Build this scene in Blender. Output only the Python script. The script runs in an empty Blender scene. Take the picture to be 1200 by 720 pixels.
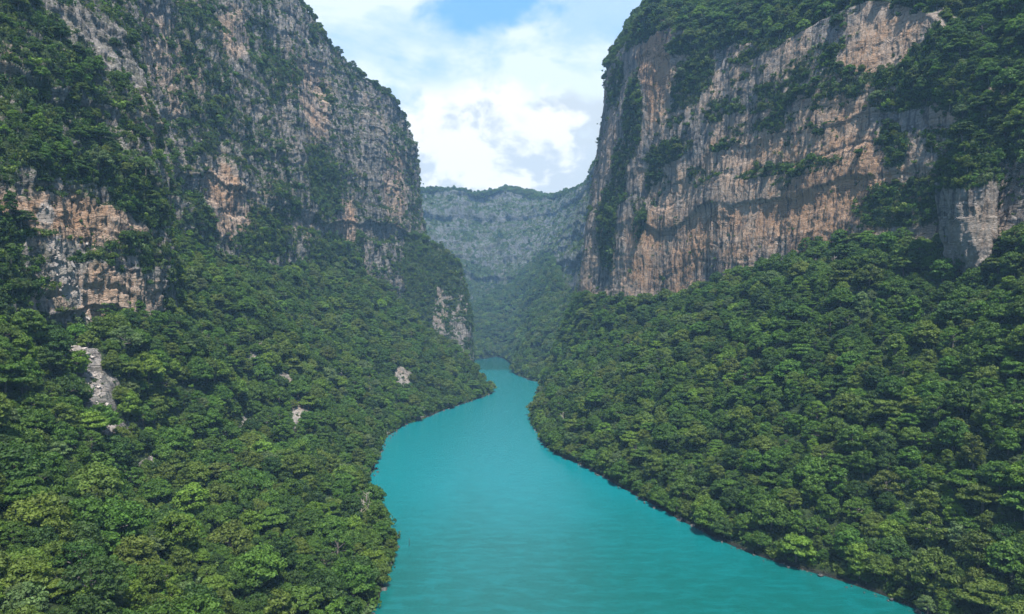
import bpy, math, random
import numpy as np
from mathutils import Vector
from mathutils.bvhtree import BVHTree

# ------------------------------------------------------------------ camera, sky, sun, exposure
scene = bpy.context.scene
COL = scene.collection
R = math.radians
F_PX = 811.0            # focal length in pixels of a 1200 px wide frame
CAM_H = 150.0
cam_d = bpy.data.cameras.new('camera')
cam = bpy.data.objects.new('camera', cam_d); COL.objects.link(cam)
cam.location = (0, 0, CAM_H); cam.rotation_euler = (R(90), 0, 0)
cam_d.sensor_width = 36.0; cam_d.lens = F_PX / 1200.0 * 36.0
cam_d.clip_start = 1.0; cam_d.clip_end = 60000.0
scene.camera = cam

SUN = Vector((0.11, -0.40, 0.91)).normalized()
sun_el = math.asin(SUN.z); sun_az = math.atan2(SUN.x, SUN.y)
sd = bpy.data.lights.new('sun', 'SUN'); sd.energy = 5.0; sd.angle = R(0.6); sd.color = (1.0, 0.955, 0.88)
so = bpy.data.objects.new('sun', sd); COL.objects.link(so)
so.rotation_euler = SUN.to_track_quat('Z', 'Y').to_euler(); so.location = (300, -300, 1500)

scene.view_settings.view_transform = 'Standard'
scene.view_settings.look = 'None'
scene.view_settings.exposure = 0.88
scene.view_settings.gamma = 1.0
scene.view_settings.use_curve_mapping = False
scene.cycles.volume_bounces = 0
scene.cycles.max_bounces = 6
scene.cycles.diffuse_bounces = 3
scene.cycles.glossy_bounces = 2
scene.cycles.transmission_bounces = 2

HAZE = 0.000095
HAZE_COL = (0.36, 0.65, 1.0)


class NT:
    """tiny helper round a node tree"""
    def __init__(self, tree):
        self.t = tree; self.n = tree.nodes; self.l = tree.links

    def new(self, typ, **kw):
        nd = self.n.new(typ)
        for k, v in kw.items():
            setattr(nd, k, v)
        return nd

    def put(self, sock, v):
        if hasattr(v, 'is_linked') or isinstance(v, bpy.types.NodeSocket):
            self.l.new(v, sock)
        elif v is not None:
            if isinstance(v, tuple) and len(v) == 3 and sock.type == 'RGBA':
                v = v + (1.0,)
            sock.default_value = v

    def math(self, op, a, b=None, c=None, clamp=False):
        nd = self.new('ShaderNodeMath', operation=op, use_clamp=clamp)
        self.put(nd.inputs[0], a); self.put(nd.inputs[1], b); self.put(nd.inputs[2], c)
        return nd.outputs[0]

    def vmath(self, op, a, b=None):
        nd = self.new('ShaderNodeVectorMath', operation=op)
        self.put(nd.inputs[0], a); self.put(nd.inputs[1], b)
        return nd.outputs['Value'] if op in ('DOT_PRODUCT', 'LENGTH', 'DISTANCE') else nd.outputs[0]

    def noise(self, vec, scale, detail=4, rough=0.55, dist=0.0):
        nd = self.new('ShaderNodeTexNoise')
        self.put(nd.inputs['Vector'], vec)
        nd.inputs['Scale'].default_value = scale; nd.inputs['Detail'].default_value = detail
        nd.inputs['Roughness'].default_value = rough; nd.inputs['Distortion'].default_value = dist
        return nd.outputs['Fac']

    def ramp(self, fac, lo, hi, interp='SMOOTHSTEP'):
        nd = self.new('ShaderNodeMapRange', interpolation_type=interp)
        self.put(nd.inputs[0], fac); self.put(nd.inputs[1], lo); self.put(nd.inputs[2], hi)
        return nd.outputs[0]

    def mix(self, fac, a, b, blend='MIX'):
        nd = self.new('ShaderNodeMix', data_type='RGBA', blend_type=blend)
        self.put(nd.inputs[0], fac); self.put(nd.inputs[6], a); self.put(nd.inputs[7], b)
        return nd.outputs[2]

    def scale(self, vec, s):
        nd = self.new('ShaderNodeVectorMath', operation='MULTIPLY')
        self.put(nd.inputs[0], vec); nd.inputs[1].default_value = s
        return nd.outputs[0]


def make_world():
    w = bpy.data.worlds.new('World'); scene.world = w; w.use_nodes = True
    t = NT(w.node_tree); t.n.clear()
    out = t.new('ShaderNodeOutputWorld'); bg = t.new('ShaderNodeBackground')
    sky = t.new('ShaderNodeTexSky', sky_type='NISHITA', sun_disc=False)
    sky.sun_elevation = sun_el; sky.sun_rotation = sun_az
    sky.air_density = 1.0; sky.dust_density = 0.6; sky.ozone_density = 2.0
    S = 0.11
    d = t.new('ShaderNodeTexCoord').outputs['Generated']
    sep = t.new('ShaderNodeSeparateXYZ'); t.l.new(d, sep.inputs[0])
    el = sep.outputs[2]
    # clouds live on the direction sphere, flattened vertically
    flat = t.scale(d, (1.0, 1.0, 1.9))
    n_big = t.noise(flat, 3.1, 7, 0.58, 0.25)
    n_det = t.noise(t.scale(d, (1.0, 1.0, 1.35)), 9.0, 8, 0.55, 0.15)
    n_veil = t.noise(t.scale(d, (1.0, 0.6, 2.6)), 5.0, 6, 0.6, 0.6)
    # an open blue lane, up and a little left of the canyon axis
    def lobe(v, r0, r1):
        dist = t.vmath('DISTANCE', d, Vector(v).normalized()[:])
        warped = t.math('ADD', dist, t.math('MULTIPLY', t.math('SUBTRACT', n_det, 0.5), 0.26))
        return t.math('SUBTRACT', 1.0, t.ramp(warped, r0, r1))
    g = lobe((-0.035, 1, 0.445), 0.03, 0.105)
    g = t.math('MAXIMUM', g, t.math('MULTIPLY', lobe((-0.108, 1, 0.352), 0.0, 0.055), 0.4))
    g = t.math('MAXIMUM', g, t.math('MULTIPLY', lobe((-0.185, 1, 0.330), 0.0, 0.06), 0.75))
    g = t.math('MAXIMUM', g, t.math('MULTIPLY', lobe((0.165, 1, 0.345), 0.0, 0.07), 0.35))
    cover = t.ramp(t.math('ADD', n_big, t.math('MULTIPLY', t.math('SUBTRACT', n_veil, 0.5), 0.6)), 0.30, 0.56)
    # low cloud bank toward the far end of the canyon, broken cloud elsewhere
    ahead = t.ramp(sep.outputs[1], 0.3, 0.8)
    cover = t.math('ADD', t.math('MULTIPLY', cover, t.math('ADD', 0.40, t.math('MULTIPLY', ahead, 0.32))), t.math('MULTIPLY', ahead, 0.46))
    low = t.math('MULTIPLY', t.math('SUBTRACT', 1.0, t.ramp(t.math('ADD', el, t.math('MULTIPLY', t.math('SUBTRACT', n_det, 0.5), 0.30)), 0.265, 0.315)), ahead)
    cover = t.math('MAXIMUM', cover, t.math('MULTIPLY', low, 0.97))
    cover = t.math('MULTIPLY', cover, t.math('SUBTRACT', 1.0, t.math('MULTIPLY', g, 0.95)))
    lump = t.noise(t.scale(d, (1.0, 1.0, 1.5)), 11.0, 8, 0.55, 0.2)
    bright = t.ramp(lump, 0.45, 0.56)
    cl = t.mix(bright, (0.42, 0.465, 0.50), (0.655, 0.66, 0.665))
    veil = t.mix(low, (0.52, 0.59, 0.655), cl)
    skyc = t.mix(1.0, sky.outputs[0], (S * 0.80, S * 0.97, S * 1.06), 'MULTIPLY')
    skyb = t.mix(0.7, skyc, (0.14, 0.36, 0.72))
    col = t.mix(cover, skyb, veil)
    t.l.new(col, bg.inputs[0]); bg.inputs[1].default_value = 1.0
    t.l.new(bg.outputs[0], out.inputs[0])


make_world()

# ------------------------------------------------------------------ numeric helpers
rng = np.random.default_rng(11)


def P(px, py, Y):
    """a point Y metres up the canyon, sighted on the survey frame"""
    return ((px - 600.0) / F_PX * Y, Y, CAM_H + (360.0 - py) / F_PX * Y)


G = np.array([[1, 1, 0], [-1, 1, 0], [1, -1, 0], [-1, -1, 0], [1, 0, 1], [-1, 0, 1], [1, 0, -1], [-1, 0, -1],
              [0, 1, 1], [0, -1, 1], [0, 1, -1], [0, -1, -1], [1, 1, 0], [-1, 1, 0], [0, -1, 1], [0, -1, -1]], dtype=np.float32)


def perlin(p, seed=0):
    p = np.asarray(p, dtype=np.float32)
    i = np.floor(p); f = p - i; i = i.astype(np.int64)
    u = f * f * f * (f * (f * 6 - 15) + 10)
    res = np.zeros(len(p), dtype=np.float32)
    for cx in (0, 1):
        wx = u[:, 0] if cx else 1 - u[:, 0]
        for cy in (0, 1):
            wy = u[:, 1] if cy else 1 - u[:, 1]
            for cz in (0, 1):
                wz = u[:, 2] if cz else 1 - u[:, 2]
                h = ((i[:, 0] + cx) * 73856093) ^ ((i[:, 1] + cy) * 19349663) ^ ((i[:, 2] + cz) * 83492791) ^ (seed * 2654435)
                h = (h ^ (h >> 13)) * 1274126177
                h = (h ^ (h >> 16)) & 15
                g = G[h]
                dt = g[:, 0] * (f[:, 0] - cx) + g[:, 1] * (f[:, 1] - cy) + g[:, 2] * (f[:, 2] - cz)
                res += wx * wy * wz * dt
    return res


def fbm(p, sc, octv=4, seed=0, rough=0.5):
    p = np.asarray(p, dtype=np.float32) / np.asarray(sc, dtype=np.float32)
    a, tot, o = 1.0, 0.0, np.zeros(len(p), dtype=np.float32)
    for k in range(octv):
        o += a * perlin(p, seed + 17 * k); tot += a
        a *= rough; p = p * 2.03 + 5.7
    return o / tot * 1.6


def cells(p, size, seed=0):
    """one random level per block: broken, jointed rock"""
    i = np.floor(np.asarray(p, dtype=np.float64) / np.asarray(size)).astype(np.int64)
    h = (i[:, 0] * 73856093) ^ (i[:, 1] * 19349663) ^ (i[:, 2] * 83492791) ^ (seed * 2654435)
    h = (h ^ (h >> 13)) * 1274126177
    h = (h ^ (h >> 16)) & 1023
    return h / 1023.0


def smooth(x, a, b):
    t = np.clip((x - a) / (b - a), 0, 1)
    return t * t * (3 - 2 * t)


def pchip(t, y, q):
    """monotone cubic through y(t) (y: n x d), evaluated at q"""
    h = np.diff(t)[:, None]; dl = np.diff(y, axis=0) / h
    m = np.zeros_like(y)
    a, b = dl[:-1], dl[1:]
    w1 = 2 * h[1:] + h[:-1]; w2 = h[1:] + 2 * h[:-1]
    with np.errstate(divide='ignore', invalid='ignore'):
        hm = (w1 + w2) / (w1 / a + w2 / b)
    m[1:-1] = np.where(a * b > 0, hm, 0.35 * (a + b) / 2 * (np.abs(a) + np.abs(b) > 0))
    m[0], m[-1] = dl[0], dl[-1]
    k = np.clip(np.searchsorted(t, q, side='right') - 1, 0, len(t) - 2)
    hh = (t[k + 1] - t[k])[:, None]; s = ((q - t[k]) / (t[k + 1] - t[k]))[:, None]
    return ((1 + 2 * s) * (1 - s) ** 2) * y[k] + s * (1 - s) ** 2 * hh * m[k] + s * s * (3 - 2 * s) * y[k + 1] + s * s * (s - 1) * hh * m[k + 1]


def mesh_obj(name, verts, faces, mats, smooth_shade=True, attrs=None, parent=None, mat_idx=None):
    me = bpy.data.meshes.new(name)
    verts = np.asarray(verts, dtype=np.float32); faces = np.asarray(faces, dtype=np.int32)
    n = faces.shape[1]
    me.vertices.add(len(verts)); me.vertices.foreach_set('co', verts.ravel())
    me.loops.add(faces.size); me.loops.foreach_set('vertex_index', faces.ravel())
    me.polygons.add(len(faces)); me.polygons.foreach_set('loop_start', np.arange(0, faces.size, n, dtype=np.int32))
    me.polygons.foreach_set('use_smooth', np.full(len(faces), smooth_shade))
    for m in mats:
        me.materials.append(m)
    if mat_idx is not None:
        me.polygons.foreach_set('material_index', np.asarray(mat_idx, dtype=np.int32))
    me.update(calc_edges=True)
    for k, v in (attrs or {}).items():
        a = me.attributes.new(k, 'FLOAT', 'POINT'); a.data.foreach_set('value', np.asarray(v, dtype=np.float32))
    o = bpy.data.objects.new(name, me); COL.objects.link(o)
    if parent:
        o.parent = parent
    return o


def grid_faces(nu, nv):
    i = np.arange(nu * nv).reshape(nu, nv)
    return np.stack([i[:-1, :-1], i[1:, :-1], i[1:, 1:], i[:-1, 1:]], -1).reshape(-1, 4)


def grid_normals(V):
    du = np.gradient(V, axis=0); dv = np.gradient(V, axis=1)
    n = np.cross(du, dv)
    return n / (np.linalg.norm(n, axis=2, keepdims=True) + 1e-9)


# ------------------------------------------------------------------ materials
def new_mat(name):
    m = bpy.data.materials.new(name); m.use_nodes = True
    t = NT(m.node_tree); t.n.clear()
    out = t.new('ShaderNodeOutputMaterial')
    return m, t, out


def rock_material(name='limestone_and_soil', k=1.0, weathered=0.0):
    m, t, out = new_mat(name)
    pos0 = t.new('ShaderNodeNewGeometry').outputs['Position']
    pos = t.scale(pos0, (k, k, k))
    nor = t.new('ShaderNodeNewGeometry').outputs['Normal']
    A = lambda n: t.new('ShaderNodeAttribute', attribute_name=n).outputs['Fac']
    veg, tan, pale, moss = A('veg'), A('tan'), A('pale'), A('moss')
    # rock: grey limestone, rust and tan faces, hanging dark streaks, pale drips, bedding joints
    big = t.noise(pos, 0.014, 5, 0.6)
    streak = t.noise(t.scale(pos, (1, 1, 0.075)), 0.24, 6, 0.62, 0.3)
    streak2 = t.noise(t.scale(pos, (1, 1, 0.055)), 0.62, 4, 0.6, 0.15)
    blot = t.noise(pos, 0.075, 6, 0.65, 0.3)
    fine = t.noise(pos, 0.55, 6, 0.7)
    rust_f = t.math('ADD', tan, t.math('MULTIPLY', t.math('SUBTRACT', big, 0.5), 2.2))
    rust_f = t.math('ADD', rust_f, t.math('MULTIPLY', t.math('SUBTRACT', blot, 0.5), 1.0))
    rust_f = t.math('ADD', rust_f, t.math('MULTIPLY', t.math('SUBTRACT', streak, 0.5), 0.9))
    c = t.mix(t.ramp(rust_f, 0.15, 0.75), (0.245, 0.218, 0.202), (0.40, 0.275, 0.195))
    c = t.mix(t.ramp(rust_f, 0.70, 1.15), c, (0.41, 0.225, 0.12))
    c = t.mix(t.math('MULTIPLY', t.ramp(fine, 0.35, 0.75), 0.45), c, (0.43, 0.37, 0.31))
    c = t.mix(t.math('MULTIPLY', t.ramp(streak2, 0.56, 0.70), 0.55), c, (0.48, 0.42, 0.36))
    dk = t.ramp(t.math('ADD', streak, t.math('MULTIPLY', t.math('SUBTRACT', big, 0.5), -0.5)), 0.50, 0.63)
    c = t.mix(t.math('MULTIPLY', dk, 0.78), c, (0.052, 0.055, 0.062))
    dk2 = t.ramp(streak2, 0.30, 0.42)
    c = t.mix(t.math('MULTIPLY', t.math('SUBTRACT', 1.0, dk2), 0.5), c, (0.060, 0.060, 0.064))
    # bedding joints
    sepp = t.new('ShaderNodeSeparateXYZ'); t.l.new(pos0, sepp.inputs[0])
    zz = t.math('ADD', sepp.outputs[2], t.math('MULTIPLY', t.noise(pos, 0.018, 3, 0.5), 42.0))
    zz = t.math('ADD', zz, t.math('MULTIPLY', t.noise(pos, 0.12, 3, 0.5), 5.0))
    cx = t.new('ShaderNodeCombineXYZ'); t.l.new(zz, cx.inputs[2])
    bed = t.noise(cx.outputs[0], 0.20, 3, 0.75)
    joint = t.ramp(t.math('ABSOLUTE', t.math('SUBTRACT', bed, 0.5)), 0.0, 0.028)
    jw = t.ramp(t.noise(pos, 0.05, 3, 0.6), 0.42, 0.6)
    c = t.mix(t.math('MULTIPLY', t.math('MULTIPLY', t.math('SUBTRACT', 1.0, joint), jw), 0.7), c, (0.055, 0.048, 0.042))
    c = t.mix(t.ramp(t.math('ADD', pale, t.math('MULTIPLY', t.math('SUBTRACT', blot, 0.5), 1.4)), 0.45, 0.8), c, (0.36, 0.31, 0.275))
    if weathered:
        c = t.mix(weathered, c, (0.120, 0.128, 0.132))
    # lichen and dry grass tufts greying the older faces
    mo = t.math('ADD', t.math('MULTIPLY', t.noise(pos, 0.34, 6, 0.72), 0.7), t.math('MULTIPLY', blot, 0.5))
    mo = t.math('MULTIPLY', t.ramp(mo, 0.54, 0.68), t.math('MULTIPLY', moss, 0.85))
    mo = t.math('MULTIPLY', mo, t.math('SUBTRACT', 1.0, t.math('MULTIPLY', t.ramp(tan, 0.3, 0.8), 0.7)))
    c = t.mix(mo, c, t.mix(fine, (0.040, 0.050, 0.026), (0.095, 0.105, 0.058)))
    # creepers, moss and leaf litter where plants root
    gn = t.noise(pos, 0.22, 6, 0.7)
    gcol = t.mix(t.ramp(gn, 0.35, 0.68), (0.018, 0.032, 0.010), (0.050, 0.080, 0.022))
    gcol = t.mix(t.math('MULTIPLY', t.ramp(t.noise(pos, 0.9, 4, 0.7), 0.55, 0.75), 0.5), gcol, (0.085, 0.075, 0.045))
    vf = t.math('ADD', veg, t.math('MULTIPLY', t.math('SUBTRACT', t.noise(pos, 0.28, 5, 0.7), 0.5), 1.0))
    c = t.mix(t.ramp(vf, 0.36, 0.66), c, gcol)
    # wet dark band just above the river
    wz = t.ramp(t.math('ADD', sepp.outputs[2], t.math('MULTIPLY', fine, 1.5)), 1.6, 3.2)
    c = t.mix(wz, (0.030, 0.030, 0.022), c)
    b = t.new('ShaderNodeBsdfPrincipled'); t.put(b.inputs['Base Color'], c)
    b.inputs['Roughness'].default_value = 0.92; b.inputs['Specular IOR Level'].default_value = 0.2
    bp = t.new('ShaderNodeBump'); bp.inputs['Strength'].default_value = 1.0; bp.inputs['Distance'].default_value = 2.0
    hgt = t.math('ADD', t.math('MULTIPLY', streak2, 0.8), t.math('ADD', fine, t.math('MULTIPLY', joint, 0.35)))
    t.put(bp.inputs['Height'], hgt); t.l.new(bp.outputs[0], b.inputs['Normal'])
    t.l.new(b.outputs[0], out.inputs[0])
    return m


def leaf_material():
    m, t, out = new_mat('leaves')
    tint = t.new('ShaderNodeAttribute', attribute_type='INSTANCER', attribute_name='tint').outputs['Color']
    cl = t.new('ShaderNodeAttribute', attribute_name='clump').outputs['Fac']
    tc = t.new('ShaderNodeTexCoord').outputs['Object']
    n = t.noise(tc, 0.9, 3, 0.6)
    v = t.math('ADD', t.math('MULTIPLY', cl, 0.75), t.math('MULTIPLY', n, 0.55))
    v = t.math('ADD', v, 0.36)
    c = t.mix(1.0, tint, (1, 1, 1), 'MULTIPLY')
    vm = t.new('ShaderNodeVectorMath', operation='SCALE'); t.l.new(c, vm.inputs[0]); t.l.new(v, vm.inputs['Scale'])
    c = t.mix(t.math('MULTIPLY', t.ramp(cl, 0.75, 1.0), 0.35), vm.outputs[0], (0.13, 0.155, 0.035))
    b = t.new('ShaderNodeBsdfPrincipled'); t.put(b.inputs['Base Color'], c)
    b.inputs['Roughness'].default_value = 0.6; b.inputs['Specular IOR Level'].default_value = 0.25
    tr = t.new('ShaderNodeBsdfTranslucent')
    t.put(tr.inputs[0], t.mix(1.0, c, (1.1, 1.25, 0.6), 'MULTIPLY'))
    mx = t.new('ShaderNodeMixShader'); mx.inputs[0].default_value = 0.28
    t.l.new(b.outputs[0], mx.inputs[1]); t.l.new(tr.outputs[0], mx.inputs[2])
    t.l.new(mx.outputs[0], out.inputs[0])
    return m


def simple_mat(name, c1, c2, sc, rough=0.9):
    m, t, out = new_mat(name)
    tc = t.new('ShaderNodeTexCoord').outputs['Object']
    n = t.noise(tc, sc, 5, 0.65)
    b = t.new('ShaderNodeBsdfPrincipled')
    t.put(b.inputs['Base Color'], t.mix(t.ramp(n, 0.35, 0.65), c1, c2))
    b.inputs['Roughness'].default_value = rough
    bp = t.new('ShaderNodeBump'); bp.inputs['Strength'].default_value = 0.6; bp.inputs['Distance'].default_value = 0.1
    t.put(bp.inputs['Height'], n); t.l.new(bp.outputs[0], b.inputs['Normal'])
    t.l.new(b.outputs[0], out.inputs[0])
    return m


def water_material():
    m, t, out = new_mat('silty_turquoise_water')
    pos = t.new('ShaderNodeNewGeometry').outputs['Position']
    sep = t.new('ShaderNodeSeparateXYZ'); t.l.new(pos, sep.inputs[0])
    n = t.noise(t.scale(pos, (1, 0.45, 1)), 0.012, 5, 0.6, 0.6)
    n2 = t.noise(t.scale(pos, (1.0, 2.4, 1)), 0.06, 5, 0.65, 0.4)
    # silt: greener near the lower reach, bluer up the canyon
    reach = t.ramp(t.math('ADD', sep.outputs[1], t.math('MULTIPLY', t.math('SUBTRACT', n, 0.5), 260.0)), 330.0, 640.0)
    c = t.mix(reach, (0.002, 0.084, 0.076), (0.002, 0.148, 0.166))
    c = t.mix(t.math('MULTIPLY', t.ramp(n2, 0.40, 0.70), 0.22), c, (0.006, 0.195, 0.218))
    # beyond the last bend the base colour shifts to a darker emerald
    far_f = t.ramp(t.math('ADD', sep.outputs[1], t.math('MULTIPLY', t.math('SUBTRACT', n2, 0.5), 60.0)), 1610.0, 1680.0)
    c = t.mix(far_f, c, (0.001, 0.075, 0.072))
    b = t.new('ShaderNodeBsdfPrincipled'); t.put(b.inputs['Base Color'], c)
    b.inputs['Roughness'].default_value = 0.09; b.inputs['IOR'].default_value = 1.33
    b.inputs['Specular IOR Level'].default_value = 0.42
    w1 = t.noise(t.scale(pos, (0.7, 1.6, 1)), 1.1, 4, 0.65, 0.3)
    w2 = t.noise(t.scale(pos, (0.8, 1.5, 1)), 0.11, 3, 0.6, 0.5)
    bp = t.new('ShaderNodeBump'); bp.inputs['Strength'].default_value = 0.5; bp.inputs['Distance'].default_value = 0.35
    t.put(bp.inputs['Height'], t.math('ADD', w1, t.math('MULTIPLY', w2, 0.45))); t.l.new(bp.outputs[0], b.inputs['Normal'])
    t.l.new(b.outputs[0], out.inputs[0])
    return m


M_ROCK = rock_material()
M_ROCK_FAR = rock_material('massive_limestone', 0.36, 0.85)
M_LEAF = leaf_material()
M_BARK = simple_mat('bark', (0.09, 0.075, 0.06), (0.20, 0.175, 0.15), 1.2)
M_DEAD = simple_mat('dead_wood', (0.26, 0.21, 0.18), (0.42, 0.36, 0.31), 1.5)
M_STONE = simple_mat('broken_stone', (0.21, 0.18, 0.16), (0.38, 0.33, 0.295), 0.35)
M_WETSTONE = simple_mat('river_stone', (0.028, 0.028, 0.024), (0.10, 0.095, 0.085), 0.5)
M_POLE = simple_mat('weathered_pole', (0.018, 0.05, 0.05), (0.05, 0.08, 0.075), 2.0)
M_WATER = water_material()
M_BED = simple_mat('river_bed', (0.12, 0.11, 0.08), (0.18, 0.16, 0.12), 0.05)

# ------------------------------------------------------------------ landforms: lofted sheets with real relief
LOFTS = []        # dicts with V, N, veg, cliff ... kept for planting


def loft(name, cols, kinds, step=0.0016, smin=0.9, smax=5.0, patches=(), tans=(), pales=(), veg_bias=0.0,
         cliff_veg=0.0, relief=1.0, slope_relief=1.0, seed=0, ledge=1.0, warm=0.0, scl=1.0, moss=0.4, mat=None, flute=1.0, broken=1.0, scrub=0.0):
    """cols: stations, each a column of K points from the water up. kinds: per section 'bank', 'slope', 'cliff' or 'top'."""
    C = np.array(cols, dtype=float)                       # n x K x 3
    n, K, _ = C.shape
    cs = np.mean(np.linalg.norm(np.diff(C, axis=0), axis=2), axis=1)
    t = np.concatenate([[0], np.cumsum(np.maximum(cs, 1e-3))])
    q = [0.0]
    ymean = C[:, :, 1].mean(1)
    while q[-1] < t[-1]:
        yy = np.interp(q[-1], t, ymean)
        s = np.clip(yy * step, smin, smax) if yy > 180 else smax
        q.append(q[-1] + s)
    q = np.minimum(np.array(q), t[-1])
    S = pchip(t, C.reshape(n, -1), q).reshape(len(q), K, 3)
    rows, cl, kd, lastv = [], [], [], None
    for k in range(K - 1):
        L = np.linalg.norm(C[:, k + 1] - C[:, k], axis=1)
        vis = C[:, k, 1] > 200
        Lm = np.median(L[vis]) if vis.any() else L.mean()
        ym = np.median(C[:, k, 1][vis]) if vis.any() else 300
        s = np.clip(ym * step, smin, smax)
        if kinds[k] == 'top': s = smax * 2.5
        if kinds[k] == 'slope': s *= 1.7
        if kinds[k] == 'bank': s = 6
        m = max(2, int(Lm / s))
        f = np.arange(m) / m
        for x in f:
            rows.append(S[:, k] * (1 - x) + S[:, k + 1] * x)
            cl.append({'bank': 0, 'slope': 0, 'cliff': 1, 'top': 0}[kinds[k]]); kd.append(k + x)
    rows.append(S[:, -1]); cl.append(0); kd.append(K - 1)
    V = np.stack(rows, 1)
    nu, nv, _ = V.shape
    cl = np.array(cl, float)
    ker = np.array([0.2, 0.2, 0.2, 0.2, 0.2]); clp = np.convolve(np.pad(cl, 2, mode='edge'), ker, 'valid')
    cliff = np.repeat(clp[None, :], nu, 0)
    kd = np.repeat(np.array(kd)[None, :], nu, 0)
    N = grid_normals(V)
    p = V.reshape(-1, 3).astype(np.float32)
    cf = cliff.ravel()
    sh = smooth(p[:, 2], 0.0, 30.0)
    # --- forested slopes: spurs and gullies
    dsl = (fbm(p, 95, 3, seed + 1) * 11 + fbm(p, 30, 3, seed + 2) * 4.0) * slope_relief
    dsl *= (0.25 + 0.75 * sh)
    # --- cliffs: buttresses, hanging flutes, bedding ledges, broken faces
    pr = p / np.float32(scl)
    but = fbm(pr, (70, 70, 190), 3, seed + 3) * 8
    flu = fbm(pr, (12, 12, 95), 3, seed + 4); flu = -np.abs(flu) * 5.5 + 1.6
    flu2 = fbm(pr, (5.5, 5.5, 34), 2, seed + 5) * 2.0
    brk = perlin(pr / np.float32((11, 11, 15)), seed + 6)
    brk = np.round(brk * 3) / 3 * 0.8 + fbm(pr, 4.5, 2, seed + 7) * 0.9
    wq = np.stack([fbm(p, 25, 2, seed + 30), fbm(p, 25, 2, seed + 31), fbm(p, 40, 2, seed + 32)], 1) * np.array([7, 7, 5])
    pq = pr + wq; pq[:, :2] = pq[:, :2] @ np.array([[0.8, -0.6], [0.6, 0.8]])
    brk += (cells(pq, (10, 10, 45), seed) - 0.5) * 3.0 + (cells(pq + 3.3, (4.5, 4.5, 16), seed + 1) - 0.5) * 1.5 + (cells(pq + 1.7, (2.4, 2.4, 4.5), seed + 2) - 0.5) * 0.6
    zb = p[:, 2] + fbm(p, (130, 130, 400), 2, seed + 8) * 26 + fbm(p, 28, 2, seed + 9) * 3
    def beds(per, amp, sd):
        k = np.floor(zb / per); fr = zb / per - k
        j = np.sin(k * 12.9898 + sd) * 43758.5; j = j - np.floor(j)
        k2 = k + 1; j2 = np.sin(k2 * 12.9898 + sd) * 43758.5; j2 = j2 - np.floor(j2)
        return amp * ((j - 0.5) * 2 + (j2 - j) * 2 * smooth(fr, 0.82, 1.0))
    bd = beds(34.0, 4.6 * ledge, 1.3) + beds(11.0, 1.9 * ledge, 4.1) + beds(4.2, 0.7 * ledge, 7.7)
    bd *= 0.4 + 0.6 * smooth(fbm(p, 60, 2, seed + 10), -0.3, 0.3)
    dcl = (but + (flu + flu2) * flute + brk * broken + bd) * relief
    topm = (kd.ravel() > K - 2)
    disp = dsl * (1 - cf) + dcl * cf
    disp = np.where(topm, fbm(p, 60, 3, seed + 11) * 12, disp)
    V2 = V + N * disp.reshape(nu, nv)[..., None]
    # keep beds below the water below it
    under = (V[..., 2] < 0)
    V2[under] = V[under]
    N2 = grid_normals(V2)
    if (N2[..., 2].mean() < 0): N2 = -N2
    p2 = V2.reshape(-1, 3)
    # --- what grows where
    mac = fbm(p, (60, 60, 70), 4, seed + 20, 0.6)
    mic = fbm(p, (15, 15, 11), 3, seed + 21, 0.6)
    up = N2[..., 2].ravel()
    veg = smooth(up, 0.18, 0.52) * 0.9 + smooth(mac + 0.55 * mic, 0.05, 0.5) * 0.55 + 0.45 * mic + cliff_veg + scrub * (1 - smooth(p2[:, 2] + mac * 60, 150, 340))
    centers = cams(p2)
    def field(lst, ky=2.2, y0=25.0):
        o = np.zeros(len(p2))
        for (px, py, rx, ry, w) in lst:
            c = near(centers, p2, px, py)
            if c is None: continue
            sx = rx * c[1] / F_PX; sz = ry * c[1] / F_PX
            r2 = ((p2[:, 0] - c[0]) / (sx * 1.0)) ** 2 + ((p2[:, 2] - c[2]) / sz) ** 2 + ((p2[:, 1] - c[1]) / (sx * ky + y0)) ** 2
            r = np.sqrt(r2) + (mac * 0.35 + mic * 0.35)
            v = w * (1 - smooth(r, 0.65, 1.15))
            o = np.where(np.abs(v) > np.abs(o), v, o)
        return o
    veg = np.where(cf > 0.5, veg + field(patches), 0.9 + veg_bias + 0.25 * mic + field([q_ for q_ in patches if q_[4] < 0], 1.5, 12.0))
    veg = np.where(topm, 1.0, veg)
    tan = field(tans) + warm; pale = field(pales, 1.0, 6.0)
    obj = mesh_obj(name, p2, grid_faces(nu, nv), [mat or M_ROCK], True, {'veg': np.clip(veg, -1, 2), 'tan': tan, 'pale': pale, 'moss': np.full(len(p2), moss)})
    obj['kind'] = 'structure'
    LOFTS.append(dict(obj=obj, V=V2, N=N2, veg=veg.reshape(nu, nv), cliff=cf.reshape(nu, nv), pale=pale.reshape(nu, nv)))
    return obj


def cams(p):
    y = np.maximum(p[:, 1], 1.0)
    px = 600 + p[:, 0] / y * F_PX; py = 360 - (p[:, 2] - CAM_H) / y * F_PX
    return np.stack([px, py, np.where(p[:, 1] > 50, p[:, 1], 1e9)], 1)


def near(c, p, px, py):
    d2 = (c[:, 0] - px) ** 2 + (c[:, 1] - py) ** 2
    m = (d2 < 36) & (c[:, 2] < 1e8)
    if not m.any():
        m = (d2 < 900) & (c[:, 2] < 1e8)
        if not m.any(): return None
    idx = np.where(m)[0]
    return p[idx[np.argmin(c[idx, 2])]]


def bank(c):
    """prepend the drowned foot of a column"""
    x, y, z = c[0]
    return [(x, y, -14.0)] + list(c)


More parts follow.
